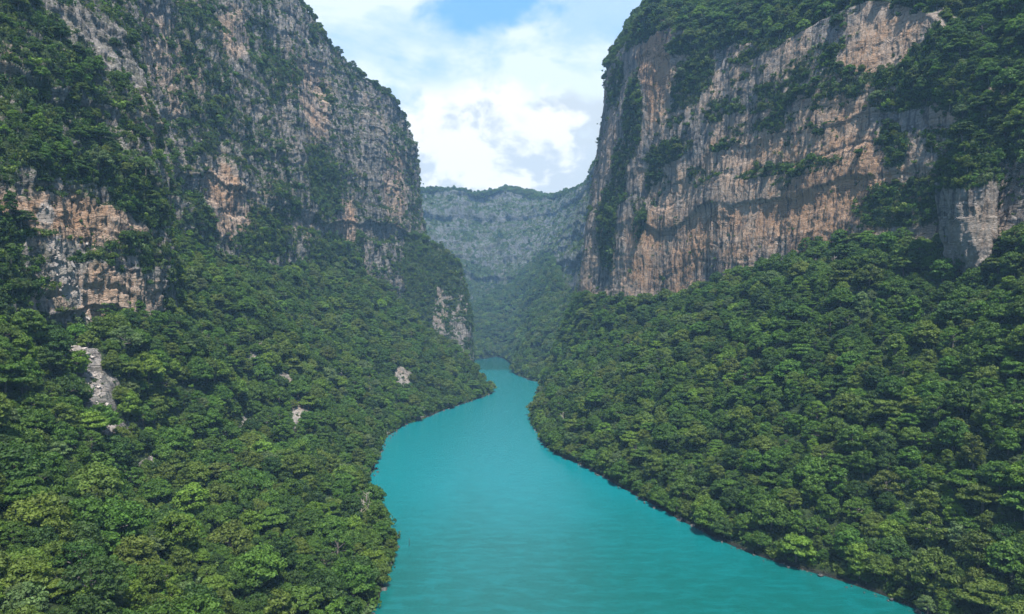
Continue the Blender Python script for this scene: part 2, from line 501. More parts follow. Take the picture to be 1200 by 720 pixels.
# right massif: wooded apron, great wall, wooded brow
R1 = [
    [(255, -300, 0), (470, -280, 190), (520, -270, 400), (640, -260, 640), (1100, -260, 760)],
    [(256, 0, 0), (440, 60, 190), (480, 75, 400), (600, 90, 640), (1100, 140, 760)],
    [(222, 200, 0), (398, 290, 190), (428, 305, 380), (560, 340, 640), (1100, 420, 760)],
    [(204, 338, 0), P(1200, 287, 480), P(1185, 165, 520), P(1170, -90, 640), (1100, 660, 780)],
    [(139, 434, 0), P(1110, 285, 560), P(1095, 22, 615), P(1085, -90, 730), (1100, 820, 800)],
    [(104, 529, 0), P(1000, 282, 650), P(1000, 3, 704), P(985, -70, 790), (1100, 950, 800)],
    [(71, 640, 0), P(925, 303, 730), P(915, 45, 785), P(905, -40, 880), (1100, 1060, 780)],
    [(36, 737, 0), P(850, 328, 820), P(845, 45, 885), P(850, -20, 990), (1050, 1180, 760)],
    [(27, 869, 0), P(805, 352, 900), P(790, 30, 945), P(808, -15, 1050), (1000, 1300, 740)],
    [(33, 985, 0), P(745, 352, 985), P(755, 25, 1015), P(772, -2, 1110), (950, 1400, 730)],
    [(44, 1106, 0), P(706, 350, 1070), P(729, 52, 1095), P(750, 18, 1180), (900, 1500, 700)],
    [(57, 1240, 0), P(676, 350, 1180), P(712, 92, 1185), P(735, 40, 1270), (850, 1550, 680)],
    [(70, 1330, 0), (128, 1290, 165), (178, 1262, 520), (240, 1330, 590), (820, 1600, 660)],
    [(170, 1420, 0), (215, 1370, 190), (250, 1330, 520), (310, 1390, 600), (800, 1620, 660)],
    [(420, 1480, 0), (440, 1440, 200), (460, 1400, 520), (500, 1430, 600), (820, 1640, 660)],
]
R1_veg = [(800, 15, 80, 22, 1.2), (880, 20, 110, 26, 1.2), (812, 75, 20, 50, 0.9), (850, 125, 40, 22, 0.6), (925, 100, 50, 36, 0.75),
          (962, 95, 30, 44, 0.7), (930, 160, 34, 18, 0.6), (890, 195, 30, 12, 0.6), (1020, 92, 45, 16, 0.9), (1080, 105, 40, 22, 1.0),
          (1150, 60, 70, 90, 1.4), (1195, 140, 40, 60, 1.2), (1042, 165, 10, 45, 0.8), (1045, 240, 40, 34, 1.0), (735, 130, 12, 60, 1.0), (720, 200, 10, 50, 0.9), (745, 255, 9, 40, 0.8), (815, 205, 20, 16, 0.7), (905, 140, 20, 14, 0.8), (945, 195, 24, 9, 0.8), (800, 100, 20, 30, 1.0), (870, 150, 18, 12, 0.8), (840, 168, 20, 9, 0.7), (960, 60, 40, 10, 0.8), (880, 60, 30, 10, 0.8), (765, 210, 14, 30, 0.7),
          (775, 180, 30, 18, 0.9), (705, 260, 14, 60, 1.0), (790, 135, 20, 35, 0.6), (1100, 190, 22, 60, 0.6), 
          (715, 100, 12, 30, 0.9), (870, 90, 20, 12, 0.5), (760, 330, 16, 10, 0.6),
          (880, 255, 90, 40, -0.7), (960, 240, 50, 45, -0.7), (770, 290, 50, 40, -0.5), (1035, 50, 55, 36, -0.9), (760, 75, 13, 60, -0.8),
          (855, 75, 34, 26, -0.35), (1075, 140, 60, 22, -0.5), (1098, 225, 16, 40, -0.6), (1190, 245, 12, 40, -0.8), (980, 170, 40, 18, -0.4), (830, 220, 60, 40, -0.5)]
R1_tan = [(760, 75, 16, 70, 1.2), (960, 240, 60, 60, 0.9), (985, 190, 40, 40, 0.7), (870, 270, 80, 40, 0.45), (1035, 55, 50, 40, 0.15),
          (780, 290, 60, 60, 0.5), (900, 170, 80, 60, 0.35)]
loft('cliff', [bank(c) for c in R1], ['bank', 'slope', 'cliff', 'slope', 'top'], patches=R1_veg, tans=R1_tan, seed=100, cliff_veg=-0.27, warm=0.46, relief=0.62, ledge=0.55, moss=0.25, flute=0.55, broken=0.6)

# leaning rock tower in front of the right wall
def rock_tower():
    bx, by, bz = P(1152, 308, 500)
    nu, nv = 150, 120
    th = np.linspace(0, 2 * np.pi, nu); zz = np.linspace(0, 1, nv)
    prof = np.interp(zz, [0, 0.03, 0.12, 0.3, 0.62, 0.8, 0.95, 1.0], [5, 8.5, 11.5, 14.5, 15.5, 13.5, 8, 0.5])
    H = 104.0
    T, Z = np.meshgrid(th, zz, indexing='ij')
    rr = prof[None, :] * (1 + 0.06 * np.sign(np.cos(2 * T)) * np.abs(np.cos(2 * T)) ** 0.5)
    V = np.stack([bx + rr * np.cos(T), by + 14 + Z * 6 + rr * np.sin(T) * 1.6, bz - 8 + Z * H], -1)
    p = V.reshape(-1, 3)
    ca = np.stack([np.cos(T), np.sin(T), 0 * T], -1)
    d = fbm(p, (12, 12, 60), 3, 61) * 4 - np.abs(fbm(p, (7, 7, 45), 2, 65)) * 3.5 + (cells(p, (5, 5, 18), 62) - 0.5) * 1.6 + (cells(p, (2.5, 2.5, 6), 66) - 0.5) * 0.8 + np.round(perlin(p / 9.0, 63) * 3) / 3 * 1.5
    V = V + ca * d.reshape(nu, nv)[..., None]
    V[-1] = V[0]
    N = grid_normals(V)
    p = V.reshape(-1, 3)
    veg = smooth(Z.ravel(), 0.50, 0.72) * 1.3 + fbm(p, 14, 3, 64) * 0.7 - 0.25
    o = mesh_obj('rock_tower', p, grid_faces(nu, nv), [M_ROCK], True, {'veg': veg, 'tan': np.full(len(p), 0.3), 'pale': smooth(1 - Z.ravel(), 0.4, 0.7) * 0.6, 'moss': np.full(len(p), 0.2)})
    o['kind'] = 'structure'
    LOFTS.append(dict(obj=o, V=V, N=N, veg=veg.reshape(nu, nv), cliff=np.ones((nu, nv)), pale=np.zeros((nu, nv))))
rock_tower()

# left apron: the wooded scree slope that ends in a spur in mid river
L1T = [
    [(-120, -300, 0), (-330, -300, 185), (-520, -300, 330)],
    [(-96, 0, 0), (-305, 0, 185), (-480, 0, 330)],
    [(-70, 200, 0), (-268, 228, 155), (-420, 240, 270)],
    [(-67, 338, 0), (-278, 372, 130), (-420, 390, 220)],
    [(-72, 434, 0), P(112, 412, 438), (-430, 470, 215)],
    [(-90, 487, 0), P(187, 394, 518), (-430, 550, 215)],
    [(-122, 579, 0), P(215, 322, 690), (-450, 720, 240)],
    [(-128, 640, 0), P(250, 315, 780), (-450, 810, 270)],
    [(-142, 780, 0), P(295, 318, 890), (-430, 910, 270)],
    [(-138, 870, 0), P(345, 325, 1010), (-420, 1040, 270)],
    [(-116, 940, 0), P(392, 322, 1130), (-400, 1170, 270)],
    [(-84, 1050, 0), P(430, 328, 1230), (-360, 1260, 230)],
    [(-56, 1130, 0), P(478, 367, 1270), (-270, 1330, 120)],
    [(-38, 1188, 0), P(526, 408, 1248), (-160, 1310, 55)],
    [(-34, 1215, 0), P(552, 433, 1235), (-100, 1300, 20)],
    [(-55, 1255, 0), (-90, 1275, 18), (-130, 1310, 5)],
    [(-120, 1330, 0), (-160, 1320, 30), (-200, 1330, 20)],
]
L1T_veg = [(98, 402, 9, 16, -1.2), (104, 424, 9, 16, -1.3), (111, 440, 10, 16, -1.3), (119, 456, 11, 18, -1.3), (127, 474, 12, 20, -1.2), (135, 492, 12, 20, -1.1), (145, 508, 10, 14, -0.9), (96, 412, 11, 15, -1.3), (205, 425, 6, 10, -0.7), (240, 462, 5, 10, -0.65), (318, 455, 5, 10, -0.7), (352, 470, 8, 12, -0.75), (305, 405, 5, 10, -0.7), (402, 430, 6, 10, -0.7), (150, 500, 14, 10, -1.2), (276, 455, 9, 14, -0.9), (284, 475, 10, 16, -1.0), (292, 492, 11, 12, -1.0), (186, 535, 18, 9, -1.0),
           (360, 485, 18, 10, -0.9), (475, 440, 10, 22, -0.8), (335, 440, 8, 14, -0.7), (440, 545, 8, 12, -0.7), (150, 600, 14, 5, -0.7),
           (500, 487, 20, 5, -0.7), (460, 510, 8, 10, -0.6), (245, 395, 9, 9, -0.6), (300, 420, 8, 10, -0.6), (170, 505, 12, 12, -0.5)]
L1T_pale = [(98, 402, 5, 13, 1.0), (104, 424, 5, 13, 1.0), (111, 440, 5, 13, 1.0), (119, 456, 6, 14, 1.0), (127, 474, 6, 16, 1.0), (135, 492, 6, 16, 1.0), (143, 512, 8, 14, 1.0), (96, 412, 5, 13, 1.0), (276, 455, 6, 14, 0.9), (284, 475, 6, 14, 1.0), (292, 492, 8, 10, 1.0), (186, 535, 15, 9, 0.9)]
# the apron steepens to a broken face under the near outcrop
STEEP = [(.5, .5), (.5, .5), (.56, .46), (.66, .38), (.72, .34), (.70, .36), (.60, .42)] + [(.5, .48)] * 10
L1T = [[c[0], tuple(c[0][k] + (c[1][k] - c[0][k]) * (h if k < 2 else v) for k in range(3)), c[1], c[2]] for c, (h, v) in zip(L1T, STEEP)]
loft('slope', [bank(c) for c in L1T], ['bank', 'slope', 'slope', 'top'], patches=L1T_veg, pales=L1T_pale, seed=200, slope_relief=1.1)
# the last section is buried in the cliff: treat as slope too

# left wall
L1C = [
    [(-300, -300, 80), (-350, -300, 330), (-520, -300, 650), (-950, -300, 780)],
    [(-290, 0, 80), (-345, 0, 330), (-500, 0, 660), (-950, 0, 780)],
    [(-262, 200, 80), (-318, 225, 310), (-450, 250, 650), (-950, 300, 780)],
    [P(0, 420, 385), P(-20, 220, 410), P(-40, -60, 500), (-950, 500, 780)],
    [P(60, 425, 425), P(40, 200, 445), P(20, -90, 520), (-950, 580, 780)],
    [P(120, 405, 470), P(100, 215, 490), P(70, -100, 560), (-950, 640, 780)],
    [P(185, 400, 525), P(160, 170, 545), P(105, -30, 600), (-950, 700, 780)],
    [P(205, 385, 590), P(185, 170, 620), P(120, -110, 690), (-950, 760, 800)],
    [P(195, 350, 690), P(180, 150, 735), P(160, -160, 800), (-950, 850, 800)],
    [P(245, 340, 790), P(235, 150, 835), P(220, -130, 900), (-930, 950, 790)],
    [P(290, 345, 880), P(285, 150, 925), P(285, -75, 1010), (-900, 1050, 780)],
    [P(340, 350, 1000), P(340, 150, 1050), P(347, -5, 1140), (-860, 1200, 760)],
    [P(385, 350, 1120), P(385, 180, 1165), P(385, 52, 1250), (-800, 1350, 740)],
    [P(425, 350, 1240), P(428, 200, 1290), P(432, 96, 1350), (-740, 1480, 720)],
    [P(465, 360, 1360), P(464, 220, 1400), P(468, 124, 1440), (-680, 1600, 700)],
    [P(488, 360, 1450), P(484, 240, 1490), P(482, 165, 1520), (-660, 1700, 690)],
    [P(503, 360, 1540), P(497, 265, 1560), P(487, 190, 1600), (-650, 1780, 680)],
    [(-260, 1690, 100), (-285, 1690, 320), (-330, 1700, 540), (-650, 1860, 660)],
    [(-520, 1800, 100), (-530, 1790, 320), (-550, 1800, 540), (-700, 1900, 650)],
]
L1C_veg = [(60, 60, 70, 90, 0.55), (90, 190, 60, 26, 0.8), (40, 150, 50, 50, 0.35), (165, 240, 14, 70, 0.6), (20, 300, 30, 60, 0.7), (245, 60, 26, 60, 0.6),
           (255, 130, 22, 40, 0.6), (225, 260, 30, 60, 0.45), (335, 75, 24, 30, 0.6), (310, 160, 26, 30, 0.45), (310, 270, 30, 40, 0.6), (385, 215, 20, 50, 0.8),
           (340, 230, 26, 40, 0.45), (100, 300, 8, 8, 0.5), (420, 220, 14, 30, 0.5), (400, 300, 30, 30, 0.8), (230, 10, 40, 20, 0.5), (45, 250, 14, 40, 0.5),
           (115, 258, 42, 26, -1.0), (145, 345, 42, 36, -1.2), (15, 240, 9, 22, -0.7), (272, 240, 24, 44, -1.0), (372, 120, 16, 50, -0.6), (150, 70, 34, 60, -0.6),
           (72, 290, 12, 18, -1.0), (80, 315, 13, 18, -1.0), (88, 345, 12, 20, -1.0), (94, 375, 12, 18, -1.0), (98, 400, 12, 18, -1.0), (278, 50, 10, 50, -0.6), (190, 130, 30, 40, -0.35), (410, 260, 8, 40, -0.6), (440, 180, 30, 60, -0.3), (350, 30, 20, 30, -0.3), (205, 30, 16, 30, -0.5)]
L1C_tan = [(115, 262, 46, 34, 0.75), (140, 345, 36, 34, 0.5), (272, 240, 26, 46, 0.8), (372, 110, 20, 60, 0.55), (195, 60, 26, 60, 0.45), (280, 40, 14, 50, 0.5),
           (470, 220, 14, 60, 0.6), (410, 270, 10, 40, 0.7), (190, 170, 30, 20, 0.4), (15, 240, 10, 24, 0.5)]
L1C_pale = [(72, 290, 7, 16, 1.0), (80, 315, 9, 16, 1.0), (88, 345, 8, 18, 1.0), (94, 375, 9, 18, 1.0), (98, 400, 9, 18, 1.0), (95, 285, 14, 7, 0.7), (372, 120, 14, 46, 0.45), (58, 250, 6, 22, 0.7)]
loft('cliff', L1C, ['cliff', 'cliff', 'top'], patches=L1C_veg, tans=L1C_tan, pales=L1C_pale, seed=300, cliff_veg=-0.13, relief=0.9, moss=0.7, warm=0.14, scrub=0.38)

# wooded shoulder beyond the spur
L2 = [
    [(-330, 1290, 60), (-345, 1330, 200), (-350, 1385, 300), (-420, 1600, 310)],
    [(-250, 1330, 40), (-270, 1370, 190), P(432, 275, 1395), (-350, 1620, 310)],
    [(-165, 1360, -5), (-190, 1400, 170), P(488, 277, 1440), (-290, 1640, 300)],
    [(-112, 1395, -5), (-137, 1430, 150), P(520, 296, 1468), (-250, 1640, 290)],
    [(-88, 1430, -5), P(551, 375, 1450), P(537, 313, 1490), (-230, 1650, 280)],
    [(-84, 1480, -5), P(551, 370, 1510), P(539, 318, 1535), (-220, 1660, 270)],
    [(-110, 1560, -5), (-118, 1570, 130), (-150, 1580, 220), (-230, 1670, 260)],
    [(-190, 1650, -5), (-190, 1660, 130), (-200, 1670, 200), (-260, 1690, 260)],
]
L2_veg = [(430, 310, 30, 40, 1.0), (480, 310, 40, 40, 1.0), (470, 360, 30, 30, 0.9), (530, 310, 20, 14, 0.6), (505, 345, 10, 40, 0.5), (520, 355, 9, 28, -0.35), (542, 370, 8, 40, -0.35)]
loft('cliff', L2, ['cliff', 'cliff', 'top'], patches=L2_veg, tans=[(520, 355, 14, 40, 0.3), (542, 370, 8, 40, 0.2)], seed=400, cliff_veg=0.45, relief=0.6)

# far right wall and the amphitheatre that closes the view
FAR = [
    [(330, 1480, 0), (330, 1560, 190), (360, 1600, 500), (700, 1700, 660)],
    [(130, 1420, 0), (190, 1600, 190), (220, 1640, 520), (600, 1800, 660)],
    [(58, 1385, 0), P(668, 345, 1690), P(702, 185, 1740), (560, 1900, 660)],
    [(4, 1590, 0), P(655, 322, 1880), P(694, 208, 1960), (560, 2100, 650)],
    [(3, 1720, 0), P(648, 305, 2120), P(686, 218, 2220), (560, 2350, 650)],
    [(-4, 1860, 0), P(636, 300, 2380), P(668, 226, 2520), (500, 2750, 690)],
    [(-48, 2080, 0), P(612, 318, 2520), P(630, 233, 2720), (250, 3100, 640)],
    [(-108, 1960, 0), P(575, 345, 2560), P(590, 222, 2790), (20, 3200, 680)],
    [(-190, 1900, 0), P(550, 360, 2540), P(562, 228, 2790), (-120, 3200, 650)],
    [(-280, 1900, 0), P(520, 365, 2500), P(540, 224, 2760), (-230, 3200, 665)],
    [(-420, 1920, 0), P(490, 360, 2450), P(498, 223, 2720), (-450, 3150, 665)],
    [(-700, 2000, 0), (-720, 2380, 150), (-740, 2600, 600), (-900, 3000, 680)],
]
FAR_veg = [(600, 345, 30, 30, 0.5), (560, 330, 20, 40, 0.5)]
FAR_tan = [(650, 280, 20, 25, 0.3), (600, 262, 40, 20, 0.3)]
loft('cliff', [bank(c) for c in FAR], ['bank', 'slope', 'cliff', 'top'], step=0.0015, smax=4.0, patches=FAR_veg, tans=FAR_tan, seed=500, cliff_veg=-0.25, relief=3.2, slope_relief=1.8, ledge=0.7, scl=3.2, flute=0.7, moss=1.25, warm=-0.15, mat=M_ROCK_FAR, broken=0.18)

# river, and the bed beneath it
def sheet(name, x0, x1, y0, y1, z, m, k=2):
    xs = np.linspace(x0, x1, k); ys = np.linspace(y0, y1, k)
    X, Y = np.meshgrid(xs, ys, indexing='ij')
    o = mesh_obj(name, np.stack([X, Y, 0 * X + z], -1).reshape(-1, 3), grid_faces(k, k), [m])
    o['kind'] = 'structure'
    return o
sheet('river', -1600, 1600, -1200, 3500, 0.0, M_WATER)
sheet('ground', -1650, 1650, -1250, 3550, -14.5, M_BED)

# ------------------------------------------------------------------ trees
def cards(centers, normals, size, r):
    """one small leaf spray (a four-cornered face) at every centre"""
    n = len(centers)
    nr = normals + r.normal(0, 0.55, (n, 3)); nr /= np.linalg.norm(nr, axis=1, keepdims=True) + 1e-9
    a = np.cross(nr, r.normal(0, 1, (n, 3))); a /= np.linalg.norm(a, axis=1, keepdims=True) + 1e-9
    b = np.cross(nr, a)
    s = size[:, None] * r.uniform(0.7, 1.3, (n, 1)); w = s * r.uniform(0.45, 0.8, (n, 1))
    lift = nr * s * 0.18
    V = np.stack([centers - a * s, centers - b * w + lift, centers + a * s, centers + b * w * 0.9 + lift * 0.6], 1).reshape(-1, 3)
    return V, np.arange(4 * n).reshape(n, 4)


def tube(pts, rad, seg=6):
    pts = np.array(pts, float); V = []
    for i, p in enumerate(pts):
        d = pts[min(i + 1, len(pts) - 1)] - pts[max(i - 1, 0)]; d /= np.linalg.norm(d) + 1e-9
        a = np.cross(d, (0.3, 0.9, 0.2)); a /= np.linalg.norm(a); b = np.cross(d, a)
        th = np.arange(seg) / seg * 2 * np.pi
        V.append(p + rad[i] * (np.cos(th)[:, None] * a + np.sin(th)[:, None] * b))
    V = np.concatenate(V)
    Fc = []
    for i in range(len(pts) - 1):
        for k in range(seg):
            Fc.append((i * seg + k, i * seg + (k + 1) % seg, (i + 1) * seg + (k + 1) % seg, (i + 1) * seg + k))
    return V, np.array(Fc)


FORMS = {
    # width, crown height, crown base height, blobs, blob radius, blob flattening, leaf size, density, profile
    'dome':     (12.5, 7.5, 3.5, 30, (1.5, 2.6), 0.80, 0.50, 11.0),
    'tiered':   (14.0, 6.0, 3.5, 30, (1.5, 2.6), 0.42, 0.52, 12.0),
    'round':    (9.5, 9.5, 2.5, 32, (1.4, 2.3), 0.75, 0.48, 11.0),
    'feathery': (11.5, 7.5, 3.5, 34, (1.1, 1.9), 0.60, 0.36, 12.0),
    'bushy':    (7.5, 5.5, 1.0, 22, (1.1, 1.8), 0.75, 0.44, 11.0),
    'narrow':   (6.5, 11.5, 2.0, 26, (1.1, 1.8), 0.85, 0.46, 11.0),
}


def build_tree(form, seed, lod=1.0):
    r = np.random.default_rng(seed)
    W, Hc, base, nb, br, flat, ls, dens = FORMS[form]
    blobs = []
    tries = 0
    while len(blobs) < nb and tries < 3000:
        tries += 1
        u = r.uniform(0, 2 * np.pi); q = math.sqrt(r.uniform(0, 1))
        if form == 'tiered':
            lev = r.choice([0.35, 0.62, 0.9], p=[0.35, 0.35, 0.3])
            rad = W / 2 * (1.12 - 0.62 * lev) * q; z = lev + r.normal(0, 0.04)
        elif form in ('round', 'narrow'):
            z = r.uniform(0.08, 1.0); rad = W / 2 * math.sin(math.pi * min(0.96, 0.14 + z * 0.80)) ** 0.8 * (0.55 + 0.45 * q)
        else:
            z = math.sqrt(max(0, 1 - q * q)) * r.uniform(0.8, 1.05) if r.random() < 0.72 else r.uniform(0.0, 0.35)
            rad = W / 2 * (q if z > 0.35 else 0.75 + 0.25 * q)
        b = r.uniform(*br)
        c = np.array([rad * math.cos(u), rad * math.sin(u) * r.uniform(0.85, 1.0), base + z * Hc - b * 0.3])
        if all(np.linalg.norm(c - o[0]) > 0.55 * (b + o[1]) for o in blobs):
            blobs.append((c, b))
    Cn, Nn, Sz, Cl = [], [], [], []
    for c, b in blobs:
        n = int(dens * lod * 4 * b * b)
        d = r.normal(0, 1, (n, 3)); d /= np.linalg.norm(d, axis=1, keepdims=True)
        d[:, 2] = np.where(d[:, 2] < -0.35, -d[:, 2] * 0.6, d[:, 2])
        rr = b * np.where(r.random(n) < 0.82, r.uniform(0.78, 1.10, n), r.uniform(0.3, 0.8, n))
        lump = 1 + 0.16 * np.sin(d[:, 0] * 7 + c[0]) * np.sin(d[:, 1] * 7 + c[1])
        Cn.append(c + d * (rr * lump)[:, None] * np.array([1, 1, flat]))
        nn = d * np.array([1, 1, 1 / flat]); nn /= np.linalg.norm(nn, axis=1, keepdims=True)
        Nn.append(nn); Sz.append(np.full(n, ls / math.sqrt(lod)))
        Cl.append(np.clip(np.full(n, r.uniform(0.1, 0.9)) + r.normal(0, 0.1, n), 0, 1))
    V, Fc = cards(np.concatenate(Cn), np.concatenate(Nn), np.concatenate(Sz), r)
    clump = np.repeat(np.concatenate(Cl), 4)
    # trunk with limbs
    tv, tf, off = [], [], 0
    th = base + Hc * 0.62; lean = r.normal(0, 0.5, 2)
    tr = 0.022 * (W + Hc)
    segs = [([(0, 0, -2.5), (lean[0] * .2, lean[1] * .2, th * .3), (lean[0] * .6, lean[1] * .6, th * .65), (lean[0], lean[1], th)], [tr * 1.25, tr, tr * .75, tr * .3])]
    pick = r.permutation(len(blobs))[:9]
    for k in pick:
        c = blobs[k][0]; h0 = min(th * r.uniform(0.35, 0.75), c[2]); s = h0 / th
        p0 = np.array([lean[0] * s, lean[1] * s, h0]); mid = (p0 + c) / 2 + np.array([0, 0, 0.4])
        segs.append(([p0, mid, c], [tr * .5, tr * .34, tr * .12]))
    for pts, rad in segs:
        a, f = tube(pts, rad); tv.append(a); tf.append(f + off); off += len(a)
    return (V, Fc, clump), (np.concatenate(tv), np.concatenate(tf))


def build_dead(seed):
    r = np.random.default_rng(seed); tv, tf, off = [], [], 0
    segs = [([(0, 0, -2), (.2, .1, 3), (.5, .2, 6), (.4, .5, 9)], [.3, .25, .18, .06])]
    for k in range(11):
        h = r.uniform(2.5, 8); a = r.uniform(0, 6.28); L = r.uniform(1.5, 4) * (1.15 - h / 12)
        p0 = np.array([.05 * h, .03 * h, h]); p1 = p0 + np.array([math.cos(a) * L * .5, math.sin(a) * L * .5, L * .4]); p2 = p0 + np.array([math.cos(a) * L, math.sin(a) * L, L * .95])
        segs.append(([p0, p1, p2], [.12, .08, .03]))
        for _ in range(2):
            q = p1 + (p2 - p1) * r.uniform(.1, .8); e = q + r.normal(0, .7, 3) + np.array([0, 0, .6]); segs.append(([q, (q + e) / 2 + .08, e], [.05, .04, .015]))
    for pts, rad in segs:
        a, f = tube(pts, rad, 5); tv.append(a); tf.append(f + off); off += len(a)
    return np.concatenate(tv), np.concatenate(tf)


def build_shrub(seed, lod=1.0):
    """low cushion that clings to rock, hangs a little below its root"""
    r = np.random.default_rng(seed)
    Cn, Nn, Cl = [], [], []
    for k in range(9):
        b = r.uniform(0.8, 1.5); c = np.array([r.normal(0, 1.4), r.normal(0, 1.4), r.uniform(-0.6, 1.6)])
        n = int(16 * lod * b * b); d = r.normal(0, 1, (n, 3)); d /= np.linalg.norm(d, axis=1, keepdims=True)
        Cn.append(c + d * b * r.uniform(0.7, 1.1, (n, 1)) * np.array([1, 1, .8])); Nn.append(d)
        Cl.append(np.clip(np.full(n, r.uniform(0.1, 0.9)) + r.normal(0, 0.1, n), 0, 1))
    Cn = np.concatenate(Cn)
    V, Fc = cards(Cn, np.concatenate(Nn), np.full(len(Cn), 0.52), r)
    return V, Fc, np.repeat(np.concatenate(Cl), 4)


SRC = bpy.data.collections.new('plant_sources')       # not linked into the scene
VAR = []                                              # (form, crown mesh, trunk mesh, full mesh)
SRC_NAMES = []


def src_object(name, V, Fc, mats, clump=None, mat_idx=None):
    o = mesh_obj(name, V, Fc, mats, False, {'clump': clump} if clump is not None else None, mat_idx=mat_idx)
    COL.objects.unlink(o); SRC.objects.link(o)
    return o


vi = 0
for form in FORMS:
    for s in range(3):
        (cv, cf, cc), (tv, tf) = build_tree(form, 1000 + vi * 7)
        full = src_object('v%02d_tree' % vi, np.concatenate([cv, tv]), np.concatenate([cf, tf + len(cv)]), [M_LEAF, M_BARK],
                          np.concatenate([cc, np.zeros(len(tv))]), [0] * len(cf) + [1] * len(tf))
        VAR.append((form, (cv, cf, cc), (tv, tf)))
        vi += 1
N_TREES = vi
for s in range(4):
    sv, sf, sc_ = build_shrub(2000 + s)
    src_object('v%02d_shrub' % vi, sv, sf, [M_LEAF], sc_); vi += 1
for s in range(2):
    dv, df = build_dead(3000 + s)
    src_object('v%02d_dead' % vi, dv, df, [M_DEAD]); vi += 1

TINTS = [('dark green', (0.030, 0.056, 0.015), 0.26), ('mid green', (0.048, 0.086, 0.016), 0.30), ('olive green', (0.068, 0.090, 0.020), 0.18),
         ('bright yellow-green', (0.082, 0.124, 0.020), 0.09), ('grey-green', (0.075, 0.100, 0.050), 0.12)]
TW = np.array([t[2] for t in TINTS]); TW /= TW.sum(); TC = np.array([t[1] for t in TINTS]) * np.array([1.34, 1.48, 0.98])


def in_reach(p, pad=1.25):
    """worth planting: roughly in the sector the valley is seen in, plus a generous margin"""
    y = p[:, 1]
    return (y > 90) & (np.abs(p[:, 0]) < (0.74 * pad) * y + 25) & ((p[:, 2] - CAM_H) < 0.444 * 1.3 * y + 30)


def sample(L, mask_fn, per_area, seed):
    """random points on the cells of a loft, proportional to true area times a weight"""
    r = np.random.default_rng(seed)
    V, N = L['V'], L['N']
    a, b, c, d = V[:-1, :-1], V[1:, :-1], V[1:, 1:], V[:-1, 1:]
    area = 0.5 * np.linalg.norm(np.cross(c - a, d - b), axis=2)
    w = area * mask_fn(L)[:-1, :-1] * per_area
    cnt = r.poisson(np.minimum(w, 50))
    iu, iv = np.nonzero(cnt)
    rep = cnt[iu, iv]; iu = np.repeat(iu, rep); iv = np.repeat(iv, rep)
    fu, fv = r.random(len(iu))[:, None], r.random(len(iu))[:, None]
    p = a[iu, iv] * (1 - fu) * (1 - fv) + b[iu, iv] * fu * (1 - fv) + c[iu, iv] * fu * fv + d[iu, iv] * (1 - fu) * fv
    return p, N[iu, iv], L['veg'][iu, iv], L['cliff'][iu, iv]


def thin(p, rad, order):
    """keep points at least rad apart (largest first)"""
    keep = np.zeros(len(p), bool); cell = {}
    gs = float(rad.max())
    for i in order:
        k = (int(p[i, 0] // gs), int(p[i, 1] // gs), int(p[i, 2] // gs)); ok = True
        for dx in (-1, 0, 1):
            for dy in (-1, 0, 1):
                for dz in (-1, 0, 1):
                    for j in cell.get((k[0] + dx, k[1] + dy, k[2] + dz), ()):
                        m = 0.5 * (rad[i] + rad[j])
                        if (p[i, 0] - p[j, 0]) ** 2 + (p[i, 1] - p[j, 1]) ** 2 + (p[i, 2] - p[j, 2]) ** 2 < m * m:
                            ok = False; break
                    if not ok: break
                if not ok: break
            if not ok: break
        if ok:
            keep[i] = True; cell.setdefault(k, []).append(i)
    return keep


